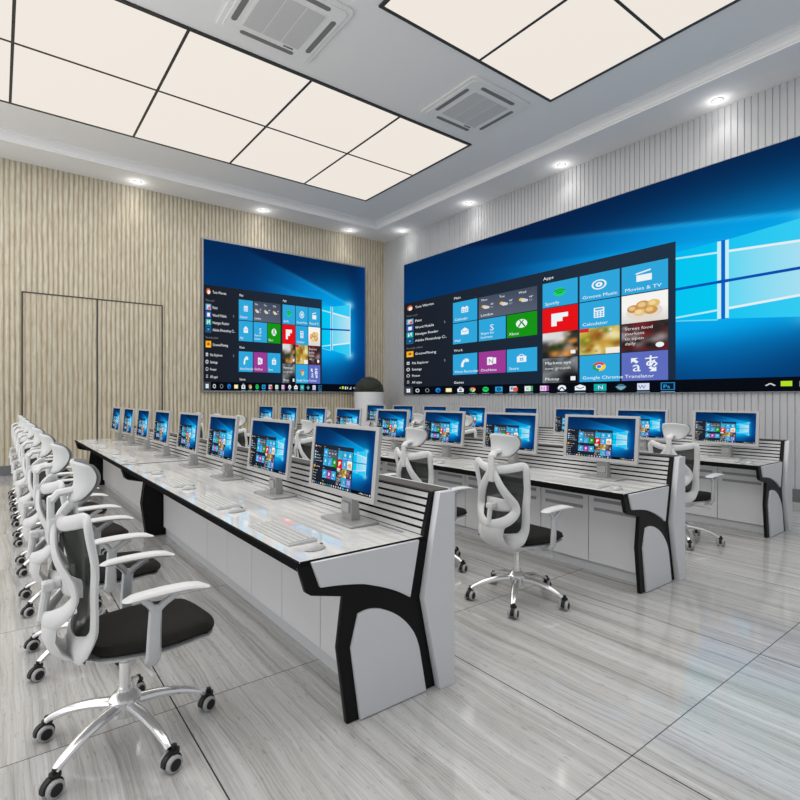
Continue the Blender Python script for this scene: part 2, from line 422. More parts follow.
# ------------------------------------------------------------------ air conditioner cassettes
def cassette(cx, cy, label):
    r = tag(empty('ceiling_air_conditioner', (cx, cy, ZC)), label, 'air conditioner', 'ceiling cassette air conditioners')
    h = 0.66; r.rotation_euler = (0, 0, PI / 2)
    def rr(hw, rad, n=5):
        pts = []
        for sx, sy, a0 in ((1, 1, 0), (-1, 1, 90), (-1, -1, 180), (1, -1, 270)):
            for k in range(n + 1):
                a = math.radians(a0 + 90 * k / n); pts.append((sx * (hw - rad) + rad * math.cos(a), sy * (hw - rad) + rad * math.sin(a)))
        return pts
    MB().prism(rr(h, 0.09), 'z', -0.03, 0.0, bev=0.008).prism(rr(h - 0.06, 0.08), 'z', -0.045, -0.028, bev=0.008).obj('cover_plate', M['acwhite'], r)
    g = MB()
    for k in (-1, 0, 1): g.box(-0.385, 0.385, k * 0.26 - 0.125, k * 0.26 + 0.125, -0.052, -0.044)
    g.obj('intake_grille', M['grille'], r, smooth=False)
    MB().prism(rr(0.41, 0.03), 'z', -0.049, -0.044).obj('grille_surround', M['acwhite'], r)
    for k in range(4):
        a = k * PI / 2
        s_ = MB(); pts = []
        for e2, a0 in ((1, -90), (-1, 90)):
            for q in range(7):
                an = math.radians(a0 + 180 * q / 6); pts.append((e2 * 0.34 + 0.036 * math.cos(an), 0.515 + 0.036 * math.sin(an)))
        pts = [(x * math.cos(a) - y * math.sin(a), x * math.sin(a) + y * math.cos(a)) for x, y in pts]
        s_.prism(pts, 'z', -0.048, -0.044).obj('air_outlet', M['acslot'], r)
    MB().box(0.415, 0.445, -0.33, -0.19, -0.05, -0.044).obj('receiver', M['acslot'], r)
cassette(6.26, 6.13, 'white square cassette air conditioner nearer the large video wall')
cassette(2.86, 6.13, 'white square cassette air conditioner cut by the top edge of the photo')

# ------------------------------------------------------------------ downlights
def downlight(x, y, label, power=19):
    r = tag(empty('recessed_downlight', (x, y, ZS)), label, 'downlight', 'small round downlights in the ceiling border')
    MB().lathe([(0.06, 0.0), (0.085, 0.0), (0.085, -0.008), (0.078, -0.011), (0.066, -0.009)], 24).obj('trim_ring', M['ventgrey'], r)
    MB().lathe([(0.0005, -0.002), (0.066, -0.002), (0.066, -0.012), (0.0005, -0.014)], 24).obj('lens', M['lamp'], r)
    l = bpy.data.lights.new('downlight_beam', 'SPOT'); l.energy = power; l.spot_size = math.radians(115); l.spot_blend = 0.9; l.shadow_soft_size = 0.05; l.color = (1, 0.97, 0.92)
    o = bpy.data.objects.new('downlight_beam', l); COL.objects.link(o); o.location = (0, 0, -0.03); o.parent = r
    l2 = bpy.data.lights.new('downlight_halo', 'POINT'); l2.energy = 1.7; l2.shadow_soft_size = 0.03; l2.color = (1, 0.98, 0.95)
    o = bpy.data.objects.new('downlight_halo', l2); COL.objects.link(o); o.location = (0, 0, -0.13); o.parent = r
for k, yy in enumerate((11.45, 8.87, 6.29, 3.45)):
    downlight(8.86, yy, 'round recessed downlight above the large video wall, %s from the room corner' % ords[k])
for k, xx in enumerate((7.69, 5.18, 2.36)):
    downlight(xx, 12.30, 'round recessed downlight above the wooden wall, %s from the room corner' % ords[k])

# ------------------------------------------------------------------ the display picture (desktop with an open start menu)
SW, SH = 10.8, 3.65
class Pic:
    def __init__(s): s.v = []; s.c = []; s.f = []; s.layer = 1
    def poly(s, pts, col, z=None, alpha=None):
        z = s.layer if z is None else z; o = len(s.v)
        cols = col if isinstance(col, list) else [col] * len(pts)
        for p_, c_ in zip(pts, cols): s.v.append((p_[0], p_[1], z)); s.c.append(c_)
        s.f.append(list(range(o, o + len(pts))))
    def rect(s, x0, x1, y0, y1, col, z=None): s.poly([(x0, y0), (x1, y0), (x1, y1), (x0, y1)], col, z)
    def disc(s, x, y, r, col, z=None, asp=1.65, n=18, a0=0, a1=360):
        pts = [(x + r * asp * math.cos(math.radians(a0 + (a1 - a0) * k / n)), y + r * math.sin(math.radians(a0 + (a1 - a0) * k / n))) for k in range(n if a1 - a0 == 360 else n + 1)]
        if a1 - a0 != 360: pts.append((x, y))
        s.poly(pts, col, z)
    def ring(s, x, y, r, w, col, z=None, asp=1.65, n=20, a0=0, a1=360):
        for k in range(n):
            g0 = math.radians(a0 + (a1 - a0) * k / n); g1 = math.radians(a0 + (a1 - a0) * (k + 1) / n)
            s.poly([(x + q * asp * math.cos(g), y + q * math.sin(g)) for q, g in ((r, g0), (r, g1), (r - w, g1), (r - w, g0))], col, z)
    def line(s, pts, w, col, z=None, asp=1.65):
        for (x0, y0), (x1, y1) in zip(pts, pts[1:]):
            dx, dy = (x1 - x0) / asp, y1 - y0; L = math.hypot(dx, dy) or 1; nx, ny = -dy / L * w / 2, dx / L * w / 2
            s.poly([(x0 + nx * asp, y0 + ny), (x0 - nx * asp, y0 - ny), (x1 - nx * asp, y1 - ny), (x1 + nx * asp, y1 + ny)], col, z)
    _cache = {}
    def text(s, body, x, y, size, col, z=None, asp=1.5):
        if body not in Pic._cache:
            cu = bpy.data.curves.new('t', 'FONT'); cu.body = body; cu.resolution_u = 2; cu.size = 1
            ob = bpy.data.objects.new('t', cu); COL.objects.link(ob)
            dg = bpy.context.evaluated_depsgraph_get(); me = bpy.data.meshes.new_from_object(ob.evaluated_get(dg))
            Pic._cache[body] = ([v.co[:] for v in me.vertices], [list(p_.vertices) for p_ in me.polygons])
            bpy.data.objects.remove(ob); bpy.data.curves.remove(cu); bpy.data.meshes.remove(me)
        vs, fs = Pic._cache[body]; z = s.layer if z is None else z; o = len(s.v)
        for v in vs: s.v.append((x + v[0] * size * asp, y + v[1] * size, z)); s.c.append(col)
        s.f += [[o + i for i in f_] for f_ in fs]
    def photo(s, x0, x1, y0, y1, fn, n=26, m_=18, z=None):
        z = s.layer if z is None else z; o = len(s.v)
        for i in range(n + 1):
            for j in range(m_ + 1):
                s.v.append((x0 + (x1 - x0) * i / n, y0 + (y1 - y0) * j / m_, z)); s.c.append(fn(i / n, j / m_))
        for i in range(n):
            for j in range(m_):
                a = o + i * (m_ + 1) + j; s.f.append([a, a + m_ + 1, a + m_ + 2, a + 1])

def sm(a, b_, x):
    t = min(1, max(0, (x - a) / (b_ - a))); return t * t * (3 - 2 * t)
def lerp(a, b_, t): return tuple(p_ + (q_ - p_) * t for p_, q_ in zip(a, b_))
def wall_col(u, v):
    x, y = u, v
    d2 = ((x - 0.82) / 0.30) ** 2 + ((y - 0.48) / 0.30) ** 2
    g = math.exp(-d2)
    c_ = lerp((0, 42, 92), (0, 86, 164), sm(0.1, 0.8, x) * sm(1.0, 0.45, y) * 0.9)
    c_ = lerp(c_, (0, 28, 68), sm(0.70, 1.0, y) * 0.85)
    c_ = lerp(c_, (0, 38, 88), sm(0.30, 0.05, y) * sm(0.93, 0.7, y) * 0.55)
    # light beams fanning out to the left of the glowing window
    top = 0.683 + (0.89 - x) * 0.45; low = 0.285 - (0.89 - x) * 0.40
    if x < 0.89:
        beam = sm(top + 0.02, top - 0.015, y) * sm(low - 0.06, low + 0.08, y)
        near = sm(0.05, 0.85, x)
        c_ = lerp(c_, (0, 142, 224), beam * (0.10 + 0.75 * near ** 1.6))
        t2 = 0.66 + (0.76 - x) * 0.30
        c_ = lerp(c_, (10, 165, 236), sm(t2 + 0.012, t2 - 0.012, y) * sm(low, low + 0.1, y) * 0.55 * sm(0.25, 0.75, x))
        ln = math.exp(-((y - top) / 0.010) ** 2) * sm(0.35, 0.89, x)
        c_ = lerp(c_, (90, 205, 250), ln * 0.55)
    c_ = lerp(c_, (0, 178, 240), min(1, g * 0.95) * sm(1.0, 0.84, x))
    hot = math.exp(-((x - 0.885) / 0.03) ** 2 - ((y - 0.683) / 0.03) ** 2) + math.exp(-((x - 0.885) / 0.03) ** 2 - ((y - 0.284) / 0.03) ** 2)
    c_ = lerp(c_, (190, 240, 255), min(1, hot * 0.7))
    c_ = lerp(c_, (0, 58, 120), sm(0.89, 1.0, x) * 0.75)
    c_ = lerp(c_, (2, 42, 92), sm(.34, .08, y) * sm(.72, .95, x) * .8)
    return c_
W_ = (236, 242, 246)
pic = Pic()
pic.photo(0, SW, 0, SH, lambda u, v: wall_col(u, v), 190, 96, z=0)
# glowing window panes
U = lambda u: u * SW
V = lambda v: v * SH
PL = (0, 200, 240); PR0 = (92, 214, 242); PR1 = (186, 226, 240)
xl, xr = 0.56, 0.892
tl = lambda u: .648 + (u - .6935) * .12; bl = lambda u: .3296 - (u - .6935) * .25
tr_ = lambda u: .6555 + (u - .7665) * .25; br_ = lambda u: .3154 - (u - .7665) * .27
mid = lambda u: .4759 + (u - .6935) * .045
def strip(f, g, u0, u1, c0, c1_, z): pic.poly([(U(u0), V(f(u0))), (U(u1), V(f(u1))), (U(u1), V(g(u1))), (U(u0), V(g(u0)))], [c0, c1_, c1_, c0], z)
sl_t = lambda u: .6183 - (u - .6935) * .18; sl_b = lambda u: .3449 + (u - .6935) * .20
c0 = (0, 168, 232)
strip(bl, tl, xl, .757, c0, (0, 192, 240), 1); strip(sl_b, sl_t, xl, .757, (0, 184, 236), PL, 1.3)
strip(br_, tr_, .762, xr, (20, 196, 240), (60, 205, 242), 1); strip(sl_b, sl_t, .762, xr, PR0, PR1, 1.3)
BL = (0, 104, 200)
strip(lambda u: .316, lambda u: .657, .7545, .7655, BL, BL, 2)
strip(lambda u: mid(u) - .006, lambda u: mid(u) + .006, xl, xr, (0, 92, 196), (0, 72, 168), 2.5)
for u0, u1 in ((.7515, .7568), (.7622, .767)):
    for y0, y1 in ((.318, .472), (.486, .655)): pic.rect(U(u0), U(u1), V(y0), V(y1), (196, 238, 248), 3)
for f in (sl_t, sl_b):
    strip(lambda u: f(u) - .004, lambda u: f(u) + .004, xl, .752, (40, 200, 240), (190, 238, 250), 2.6)
    strip(lambda u: f(u) - .005, lambda u: f(u) + .005, .766, xr, (226, 240, 246), (226, 236, 244), 2.6)
strip(lambda u: bl(u) - .003, lambda u: bl(u) + .002, .6, .752, (60, 190, 240), (120, 220, 246), 2.6)
pic.rect(U(xr - .003), U(xr), V(br_(xr)), V(tr_(xr)), (220, 246, 252), 3)
# taskbar
TB = 0.212
pic.rect(0, SW, 0, TB, (4, 8, 18), 2)
# start menu body
MX, MT = 7.4716, 2.552
pic.poly([(0, TB), (MX, TB), (MX, MT), (0, MT)], [(26, 28, 36), (24, 44, 66), (30, 50, 70), (27, 30, 38)], 3)
# user and app list
pic.disc(0.27, 2.40, 0.075, (196, 96, 44), 4); pic.disc(0.29, 2.38, 0.05, (236, 232, 226), 4.5)
pic.text('Tom Warren', 0.50, 2.36, 0.095, W_, 4)
pic.text('Most used', 0.12, 2.16, 0.075, (120, 124, 130), 4)
LIST = [(2.02, 'Paint', (90, 170, 220)), (1.835, 'Word Mobile', (64, 96, 190)), (1.655, 'Nextgen Reader', (16, 168, 168)), (1.48, 'Adobe Photoshop C...', (30, 110, 170))]
for yy, t_, c_ in LIST:
    pic.rect(0.12, 0.42, yy - 0.075, yy + 0.075, c_, 4); pic.text(t_, 0.50, yy - 0.035, 0.095, W_, 4)
pic.rect(0.20, 0.34, 1.98, 2.07, (240, 220, 190), 5); pic.rect(0.26, 0.38, 1.96, 2.03, (226, 90, 90), 5.2)
pic.rect(0.20, 0.35, 1.79, 1.88, (236, 240, 248), 5)
pic.poly([(0.19, 1.61), (0.22, 1.61), (0.32, 1.68), (0.32, 1.61), (0.35, 1.61), (0.35, 1.71), (0.32, 1.71), (0.22, 1.64), (0.22, 1.71), (0.19, 1.71)], W_, 5)
pic.rect(0.16, 0.38, 1.425, 1.535, (8, 34, 60), 5); pic.rect(0.21, 0.33, 1.45, 1.51, (60, 150, 210), 5.2)
pic.text('Recently added', 0.12, 1.26, 0.075, (120, 124, 130), 4)
pic.rect(0.12, 0.42, 1.04, 1.20, (246, 178, 20), 4); pic.disc(0.27, 1.12, 0.045, (190, 90, 20), 5); pic.rect(0.2, 0.34, 1.065, 1.085, (250, 230, 170), 5)
pic.text('GrooveMoving', 0.50, 1.085, 0.095, W_, 4)
for k, (yy, t_) in enumerate(((0.87, 'File Explorer'), (0.695, 'Settings'), (0.52, 'Power'), (0.34, 'All apps'))):
    pic.text(t_, 0.36, yy - 0.035, 0.09, W_, 4)
pic.rect(0.13, 0.25, 0.83, 0.91, (210, 214, 218), 4); pic.rect(0.16, 0.22, 0.85, 0.875, (26, 28, 36), 5)
pic.ring(0.19, 0.695, 0.048, 0.022, (210, 214, 218), 4); pic.ring(0.19, 0.52, 0.045, 0.014, (210, 214, 218), 4)
for k in range(3): pic.rect(0.14, 0.24, 0.31 + k * 0.03, 0.322 + k * 0.03, (210, 214, 218), 4)
for yy in (1.855, 1.48, 0.87): pic.line([(1.68, yy + .03), (1.72, yy), (1.68, yy - .03)], 0.012, (150, 154, 160), 4)
# tiles
TBL = (45, 166, 219)
def tile(x0, x1, y1, col, label=None, h=0.51):
    y0 = y1 - h; pic.rect(x0, x1, y0, y1, col, 4)
    if label: pic.text(label, x0 + 0.06, y0 + 0.05, 0.085, W_, 5)
    return (x0 + x1) / 2, (y0 + y1) / 2 + 0.03
c1x, c2x, c3x, c4x, c5x, c6x = (2.008, 2.848), (2.902, 3.735), (3.769, 4.603), (4.745, 5.584), (5.629, 6.466), (6.505, 7.345)
R = [2.293, 1.765, 1.252, 0.727]           # rows of the right-hand block
pic.text('Main', 2.04, 2.37, 0.085, W_, 4); pic.text('Work', 2.04, 1.06, 0.085, W_, 4); pic.text('Games', 2.04, 0.262, 0.085, W_, 4); pic.text('Apps', 4.76, 2.37, 0.085, W_, 4)
x, y = tile(*c1x, 2.29, TBL, 'Calendar'); pic.rect(x - .12, x + .12, y - .06, y + .07, W_, 5)
for i in range(3):
    for j in range(2): pic.rect(x - .09 + i * .07, x - .05 + i * .07, y - .045 + j * .045, y - .015 + j * .045, TBL, 6)
pic.rect(x - .08, x - .05, y + .05, y + .095, W_, 6); pic.rect(x + .05, x + .08, y + .05, y + .095, W_, 6)
# weather double tile
x0, x1 = c2x[0], c3x[1]
pic.poly([(x0, 1.78), (x1, 1.78), (x1, 2.29), (x0, 2.29)], [(92, 100, 116), (84, 92, 110), (62, 72, 92), (70, 78, 98)], 4)
for k, t_ in enumerate(('Mon', 'Tue', 'Wed')):
    xx = x0 + 0.08 + k * 0.56
    pic.text(t_, xx, 2.19, 0.07, W_, 5); pic.disc(xx + .07, 2.06, .035, (232, 190, 70), 5); pic.disc(xx + .14, 2.035, .04, (210, 214, 220), 5.2); pic.disc(xx + .21, 2.025, .03, (210, 214, 220), 5.3)
    pic.text('68°', xx + 0.29, 2.07, 0.055, W_, 5); pic.text('52°', xx + 0.29, 2.00, 0.05, (190, 196, 206), 5)
pic.text('London', x0 + 0.06, 1.83, 0.085, W_, 5)
x, y = tile(*c1x, 1.76, TBL, 'Mail'); pic.rect(x - .13, x + .13, y - .07, y + .04, W_, 5); pic.poly([(x - .13, y + .04), (x + .13, y + .04), (x, y + .10)], W_, 5); pic.line([(x - .10, y + .03), (x, y - .015), (x + .10, y + .03)], .014, TBL, 6)
x, y = tile(*c2x, 1.76, TBL); pic.text('S', x - .07, y - .06, 0.20, W_, 5); pic.text('Skype for', c2x[0] + .06, 1.40, .075, W_, 5); pic.text('business', c2x[0] + .06, 1.31, .075, W_, 5)
x, y = tile(*c3x, 1.76, (20, 148, 20), 'Xbox'); pic.disc(x, y, .095, W_, 5)
pic.line([(x - .09, y - .07), (x, y + .035), (x + .09, y - .07)], .026, (20, 148, 20), 6); pic.line([(x - .06, y + .075), (x, y + .03), (x + .06, y + .075)], .02, (20, 148, 20), 6)
x, y = tile(*c1x, 0.99, TBL, 'Voice Recorder'); pic.line([(x - .09, y - .085), (x - .075, y), (x, y + .07), (x + .09, y + .085)], .055, W_, 5); pic.rect(x + .03, x + .14, y + .02, y + .085, W_, 5.2); pic.rect(x - .13, x - .05, y - .10, y - .04, W_, 5.2)
x, y = tile(*c2x, 0.99, (156, 58, 150), 'OneNote'); pic.rect(x - .15, x + .02, y - .09, y + .09, W_, 5); pic.rect(x + .03, x + .13, y - .07, y + .07, W_, 5); pic.text('N', x - .11, y - .05, .14, (156, 58, 150), 6)
x, y = tile(*c3x, 0.99, TBL, 'Store'); pic.rect(x - .13, x + .13, y - .075, y + .055, W_, 5); pic.ring(x, y + .055, .045, .014, W_, 5, a0=0, a1=180); 
for i in (0, 1):
    for j in (0, 1): pic.rect(x - .05 + i * .055, x - .005 + i * .055, y - .045 + j * .035, y - .018 + j * .035, TBL, 6)
x, y = tile(*c4x, R[0], TBL, 'Spotify'); pic.disc(x, y, .085, (30, 215, 96), 5)
for k in range(3): pic.ring(x, y - .07, .06 + k * .035, .014, (20, 90, 60), 6, a0=50, a1=130, n=8)
x, y = tile(*c5x, R[0], TBL, 'Groove Music'); pic.ring(x, y, .095, .022, W_, 5); pic.disc(x, y, .045, W_, 5); pic.disc(x, y, .015, TBL, 6)
x, y = tile(*c6x, R[0], TBL, 'Movies & TV'); pic.rect(x - .14, x + .14, y - .085, y + .03, W_, 5); pic.poly([(x - .15, y + .045), (x + .12, y + .085), (x + .12, y + .11), (x - .15, y + .07)], W_, 5)
x, y = tile(*c4x, R[1], (228, 16, 22)); F = .065
pic.poly([(x - .2, y - .16), (x - .07, y - .16), (x - .07, y - .07), (x + .07, y - .07), (x + .07, y + .01), (x + .2, y + .01), (x + .2, y + .10), (x - .2, y + .10)], W_, 5)
x, y = tile(*c5x, R[1], TBL, 'Calculator'); pic.rect(x - .11, x + .11, y - .10, y + .09, W_, 5); pic.rect(x - .08, x + .08, y + .04, y + .07, TBL, 6)
for i in range(3):
    for j in range(3): pic.rect(x - .085 + i * .065, x - .045 + i * .065, y - .08 + j * .036, y - .058 + j * .036, TBL, 6)
rr_ = random.Random(3)
def pix(pal, blobs):
    """soft random patches, stands for a small photograph"""
    bl = [(rr_.random(), rr_.random(), 0.04 + rr_.random() * 0.13, rr_.choice(pal)) for _ in range(int(blobs * 2.6))]
    base_ = pal[0]
    def fn(u, v):
        c_ = base_
        for bx_, by_, br, bc in bl:
            t = math.exp(-(((u - bx_) / br) ** 2 + ((v - by_) / br) ** 2)); c_ = lerp(c_, bc, t)
        return c_
    return fn
# plate of small rolls
x0, x1 = c6x; y1 = R[1]; pic.photo(x0, x1, y1 - .51, y1, lambda u, v: lerp((246, 244, 240), (206, 200, 196), sm(.5, .0, v) * .7), 6, 4, z=4)
pic.disc((x0 + x1) / 2, y1 - .33, .15, (226, 216, 206), 5, asp=2.2); 
for ex, ey, er, ec in ((-.2, .0, .07, (196, 140, 70)), (-.02, .05, .08, (206, 150, 84)), (.17, .06, .07, (222, 190, 110)), (-.08, -.07, .07, (226, 196, 140)), (.12, -.05, .075, (204, 150, 76))):
    pic.disc((x0 + x1) / 2 + ex, y1 - .26 + ey, er, ec, 6); pic.disc((x0 + x1) / 2 + ex - .02, y1 - .25 + ey, er * .55, lerp(ec, (250, 226, 170), .6), 7)
pic.photo(*c4x, R[2] - .51, R[2], (lambda f: lambda u, v: lerp(f(u, v), (244, 246, 250), sm(.45, .8, v) * sm(.85, .5, u) * .85))(pix([(54, 52, 44), (40, 60, 30), (30, 34, 30), (200, 130, 60), (150, 140, 130), (20, 20, 22), (230, 150, 70)], 14)), z=4)
pic.photo(*c5x, R[2] - .51, R[2], pix([(216, 190, 110), (236, 220, 160), (170, 120, 40), (240, 236, 220), (120, 130, 40), (210, 150, 60), (150, 80, 30), (190, 180, 60)], 26), z=4)
pic.rect(c5x[0], c5x[0] + .2, R[2] - .07, R[2], (220, 40, 40), 5); pic.rect(c5x[1] - .28, c5x[1], R[2] - .51, R[2] - .40, (240, 236, 226), 5)
pic.photo(*c6x, R[2] - .51, R[2], pix([(74, 40, 40), (30, 26, 28), (120, 30, 34), (150, 140, 140), (40, 36, 36), (100, 24, 26), (90, 84, 84)], 22), z=4)
for k in range(4): pic.text(('Street food', 'markets', 'to open', 'daily')[k], c6x[0] + .06, R[2] - .12 - k * .09, .075, (224, 220, 218), 5)
pic.disc(c6x[1] - .14, R[2] - .42, .045, W_, 5); pic.rect(c4x[1] - .16, c4x[1] - .05, R[2] - .46, R[2] - .39, W_, 5)
pic.photo(*c4x, R[3] - .51, R[3], (lambda f: lambda u, v: lerp(f(u, v), (16, 16, 20), sm(.6, .2, v) * sm(.35, .7, u)))(pix([(120, 124, 126), (90, 94, 96), (140, 144, 146), (70, 74, 76), (40, 42, 44)], 12)), z=4)
pic.text('Markets eye', c4x[0] + .06, R[3] - .13, .085, W_, 5); pic.text('new growth', c4x[0] + .06, R[3] - .24, .085, (210, 212, 214), 5); pic.text('Money', c4x[0] + .06, R[3] - .46, .085, W_, 5); pic.rect(c4x[1] - .16, c4x[1] - .05, R[3] - .47, R[3] - .39, W_, 5)
def chrome(x, y, r, z):
    for a0, cc in ((30, (222, 72, 58)), (150, (40, 160, 80)), (270, (248, 204, 50))): pic.disc(x, y, r, cc, z, n=8, a0=a0, a1=a0 + 120)
    pic.disc(x, y, r * .48, W_, z + .4); pic.disc(x, y, r * .36, (66, 130, 240), z + .8)
x, y = tile(*c5x, R[3], TBL, 'Google Chrome'); chrome(x, y, .085, 5)
x, y = tile(*c6x, R[3], (94, 108, 190), 'Translator'); pic.text('a', x - .22, y - .12, .26, W_, 5)
for pts in ([(x + .02, y + .10), (x + .24, y + .11)], [(x + .12, y + .15), (x + .11, y - .02)], [(x + .19, y + .07), (x + .12, y - .03), (x + .05, y - .01), (x + .07, y + .04), (x + .17, y + .05), (x + .23, y), (x + .17, y - .045)]): pic.line(pts, .02, W_, 5)
pic.poly([(x - .24, y + .12), (x - .24, y + .03), (x - .20, y + .06), (x - .14, y + .02), (x - .10, y + .05), (x - .16, y + .09), (x - .11, y + .12)], W_, 5)
pic.poly([(x + .22, y - .13), (x + .22, y - .05), (x + .18, y - .07), (x + .12, y - .04), (x + .08, y - .07), (x + .14, y - .10), (x + .09, y - .13)], W_, 5)
# taskbar icons
yb = TB / 2
pic.rect(0.0, 0.40, 0, TB, (58, 62, 72), 3)
for i in (0, 1):
    for j in (0, 1): pic.rect(.12 + i * .085, .195 + i * .085, yb - .05 + j * .054, yb - .002 + j * .054, W_, 4)
pic.ring(.6, yb, .05, .016, W_, 4); pic.ring(1.01, yb, .05, .010, (170, 174, 180), 4)
pic.disc(1.44, yb, .062, (30, 120, 214), 4); pic.disc(1.46, yb - .01, .03, (4, 8, 18), 4.5); pic.rect(1.4, 1.53, yb - .004, yb + .014, (30, 120, 214), 5)
pic.rect(1.74, 1.96, yb - .05, yb + .045, (246, 226, 150), 4); pic.rect(1.79, 1.91, yb - .03, yb + .02, (240, 246, 240), 5)
pic.rect(2.17, 2.39, yb - .055, yb + .03, W_, 4); pic.ring(2.28, yb + .03, .04, .012, W_, 4, a0=0, a1=180); pic.rect(2.23, 2.33, yb - .03, yb + .01, (70, 80, 90), 5)
chrome(2.69, yb, .06, 4)
pic.disc(3.12, yb, .06, (30, 215, 96), 4); 
for k in range(2): pic.ring(3.12, yb - .05, .05 + k * .03, .012, (4, 30, 18), 5, a0=50, a1=130, n=8)
pic.rect(3.42, 3.64, yb - .055, yb + .055, (38, 160, 224), 4); pic.ring(3.53, yb, .038, .022, (4, 20, 50), 5)
pic.rect(3.85, 4.05, yb - .055, yb + .055, (226, 226, 230), 4); pic.rect(3.95, 4.08, yb - .05, yb + .03, (222, 80, 60), 5); pic.rect(3.88, 3.94, yb - .02, yb + .04, (80, 140, 220), 5)
pic.rect(4.27, 4.49, yb - .055, yb + .055, (226, 236, 228), 4); pic.rect(4.43, 4.49, yb - .055, yb + .055, (70, 170, 110), 5); pic.text('X', 4.30, yb - .035, .09, (40, 130, 76), 5)
pic.rect(4.68, 4.90, yb - .055, yb + .055, (236, 206, 236), 4); pic.rect(4.84, 4.90, yb - .055, yb + .055, (170, 70, 170), 5); pic.text('N', 4.70, yb - .035, .09, (140, 50, 140), 5)
pic.disc(5.22, yb, .06, W_, 4); pic.line([(5.15, yb - .045), (5.22, yb + .02), (5.29, yb - .045)], .018, (4, 8, 18), 5)
pic.rect(5.52, 5.76, yb - .05, yb + .025, W_, 4); pic.poly([(5.52, yb + .025), (5.76, yb + .025), (5.64, yb + .065)], W_, 4); pic.line([(5.55, yb + .015), (5.64, yb - .02), (5.73, yb + .015)], .012, (4, 8, 18), 5)
pic.rect(5.94, 6.20, yb - .065, yb + .065, (18, 170, 170), 4); pic.text('N', 6.02, yb - .035, .10, W_, 5)
pic.disc(6.49, yb, .055, (70, 110, 130), 4); pic.poly([(6.38, yb + .01), (6.6, yb + .01), (6.49, yb - .06)], (120, 170, 190), 5)
pic.rect(6.80, 7.02, yb - .06, yb + .06, (216, 222, 240), 4); pic.text('W', 6.82, yb - .035, .09, (42, 86, 154), 5)
pic.rect(7.22, 7.46, yb - .065, yb + .065, (40, 130, 190), 4); pic.rect(7.24, 7.44, yb - .052, yb + .052, (6, 26, 48), 5); pic.text('Ps', 7.26, yb - .035, .09, (60, 170, 230), 6)
for xx in (2.28, 2.69, 3.12, 3.53, 3.95, 4.38, 4.79, 5.22, 5.64, 6.07, 6.91, 7.34): pic.rect(xx - .12, xx + .12, 0.008, 0.016, (150, 190, 220), 4)
pic.line([(8.78, yb - .02), (8.84, yb + .015), (8.9, yb - .02)], .016, (200, 204, 210), 4)
pic.rect(8.97, 9.11, yb - .03, yb + .045, (176, 222, 40), 4)
pic.rect(9.2, 9.3, yb - .04, yb + .04, (220, 224, 228), 4); pic.poly([(9.36, yb), (9.44, yb + .045), (9.44, yb - .045)], W_, 4); pic.poly([(9.55, yb - .04), (9.7, yb - .04), (9.7, yb + .05)], (200, 204, 210), 4)
pic.text('9:41 AM', 9.86, yb - .03, .085, W_, 4); pic.rect(10.48, 10.62, yb - .045, yb + .045, W_, 4)

def pic_mesh():
    me = bpy.data.meshes.new('display_picture')
    vs = [(x / SW - 0.5, y / SH - 0.5, z) for x, y, z in pic.v]
    me.from_pydata(vs, [], pic.f)
    a = np.array(pic.c, dtype=np.float64).clip(0, 255) / 255.0
    lin = np.where(a <= 0.04045, a / 12.92, ((a + 0.055) / 1.055) ** 2.4)
    full = np.ones((len(vs), 4), dtype=np.float32); full[:, :3] = lin
    at_ = me.attributes.new('Col', 'FLOAT_COLOR', 'POINT'); at_.data.foreach_set('color', full.ravel())
    me.materials.append(M['screen']); me.update(); return me
PICTURE = pic_mesh()
def picture(parent, w, h, face, loc, pre=None, depth=0.0005):
    """face '-x' or '-y': the side the picture looks to"""
    o = bpy.data.objects.new('screen', PICTURE); COL.objects.link(o); o.parent = parent
    if face == '-y': R_ = Matrix(((1, 0, 0), (0, 0, -1), (0, 1, 0)))         # x->x, y->z, z->-y
    else: R_ = Matrix(((0, 0, -1), (-1, 0, 0), (0, 1, 0)))                    # x->-y, y->z, z->-x
    mt = Matrix.Translation(loc) @ R_.to_4x4() @ Matrix.Diagonal((w, h, depth, 1))
    if pre is not None: mt = pre @ mt
    o.matrix_basis = mt
    return o

# ------------------------------------------------------------------ wall screens
def wall_screen(w, h, loc, face, label, fr_=0.03):
    r = tag(empty('wall_screen', loc), label, 'screen')
    b_ = MB()
    if face == '-x': b_.rbox(-0.002, 0.038, -w / 2 - fr_, w / 2 + fr_, -h / 2 - fr_, h / 2 + fr_, 0.004)
    else: b_.rbox(-w / 2 - fr_, w / 2 + fr_, -0.002, 0.048, -h / 2 - fr_, h / 2 + fr_, 0.004)
    b_.obj('housing', M['bezel'], r)
    picture(r, w, h, face, (-0.004, 0, 0) if face == '-x' else (0, -0.004, 0))
    return r
wall_screen(10.8, 3.65, (9.094, 11.66 - 5.4, 1.595 + 1.825), '-x', 'huge wide video wall showing a blue desktop on the white slatted wall', 0.012)
wall_screen(4.55, 3.57, ((3.83 + 8.385) / 2, 12.59, 1.675 + 1.785), '-y', 'smaller wall screen showing a blue desktop on the beige wooden wall', 0.035)

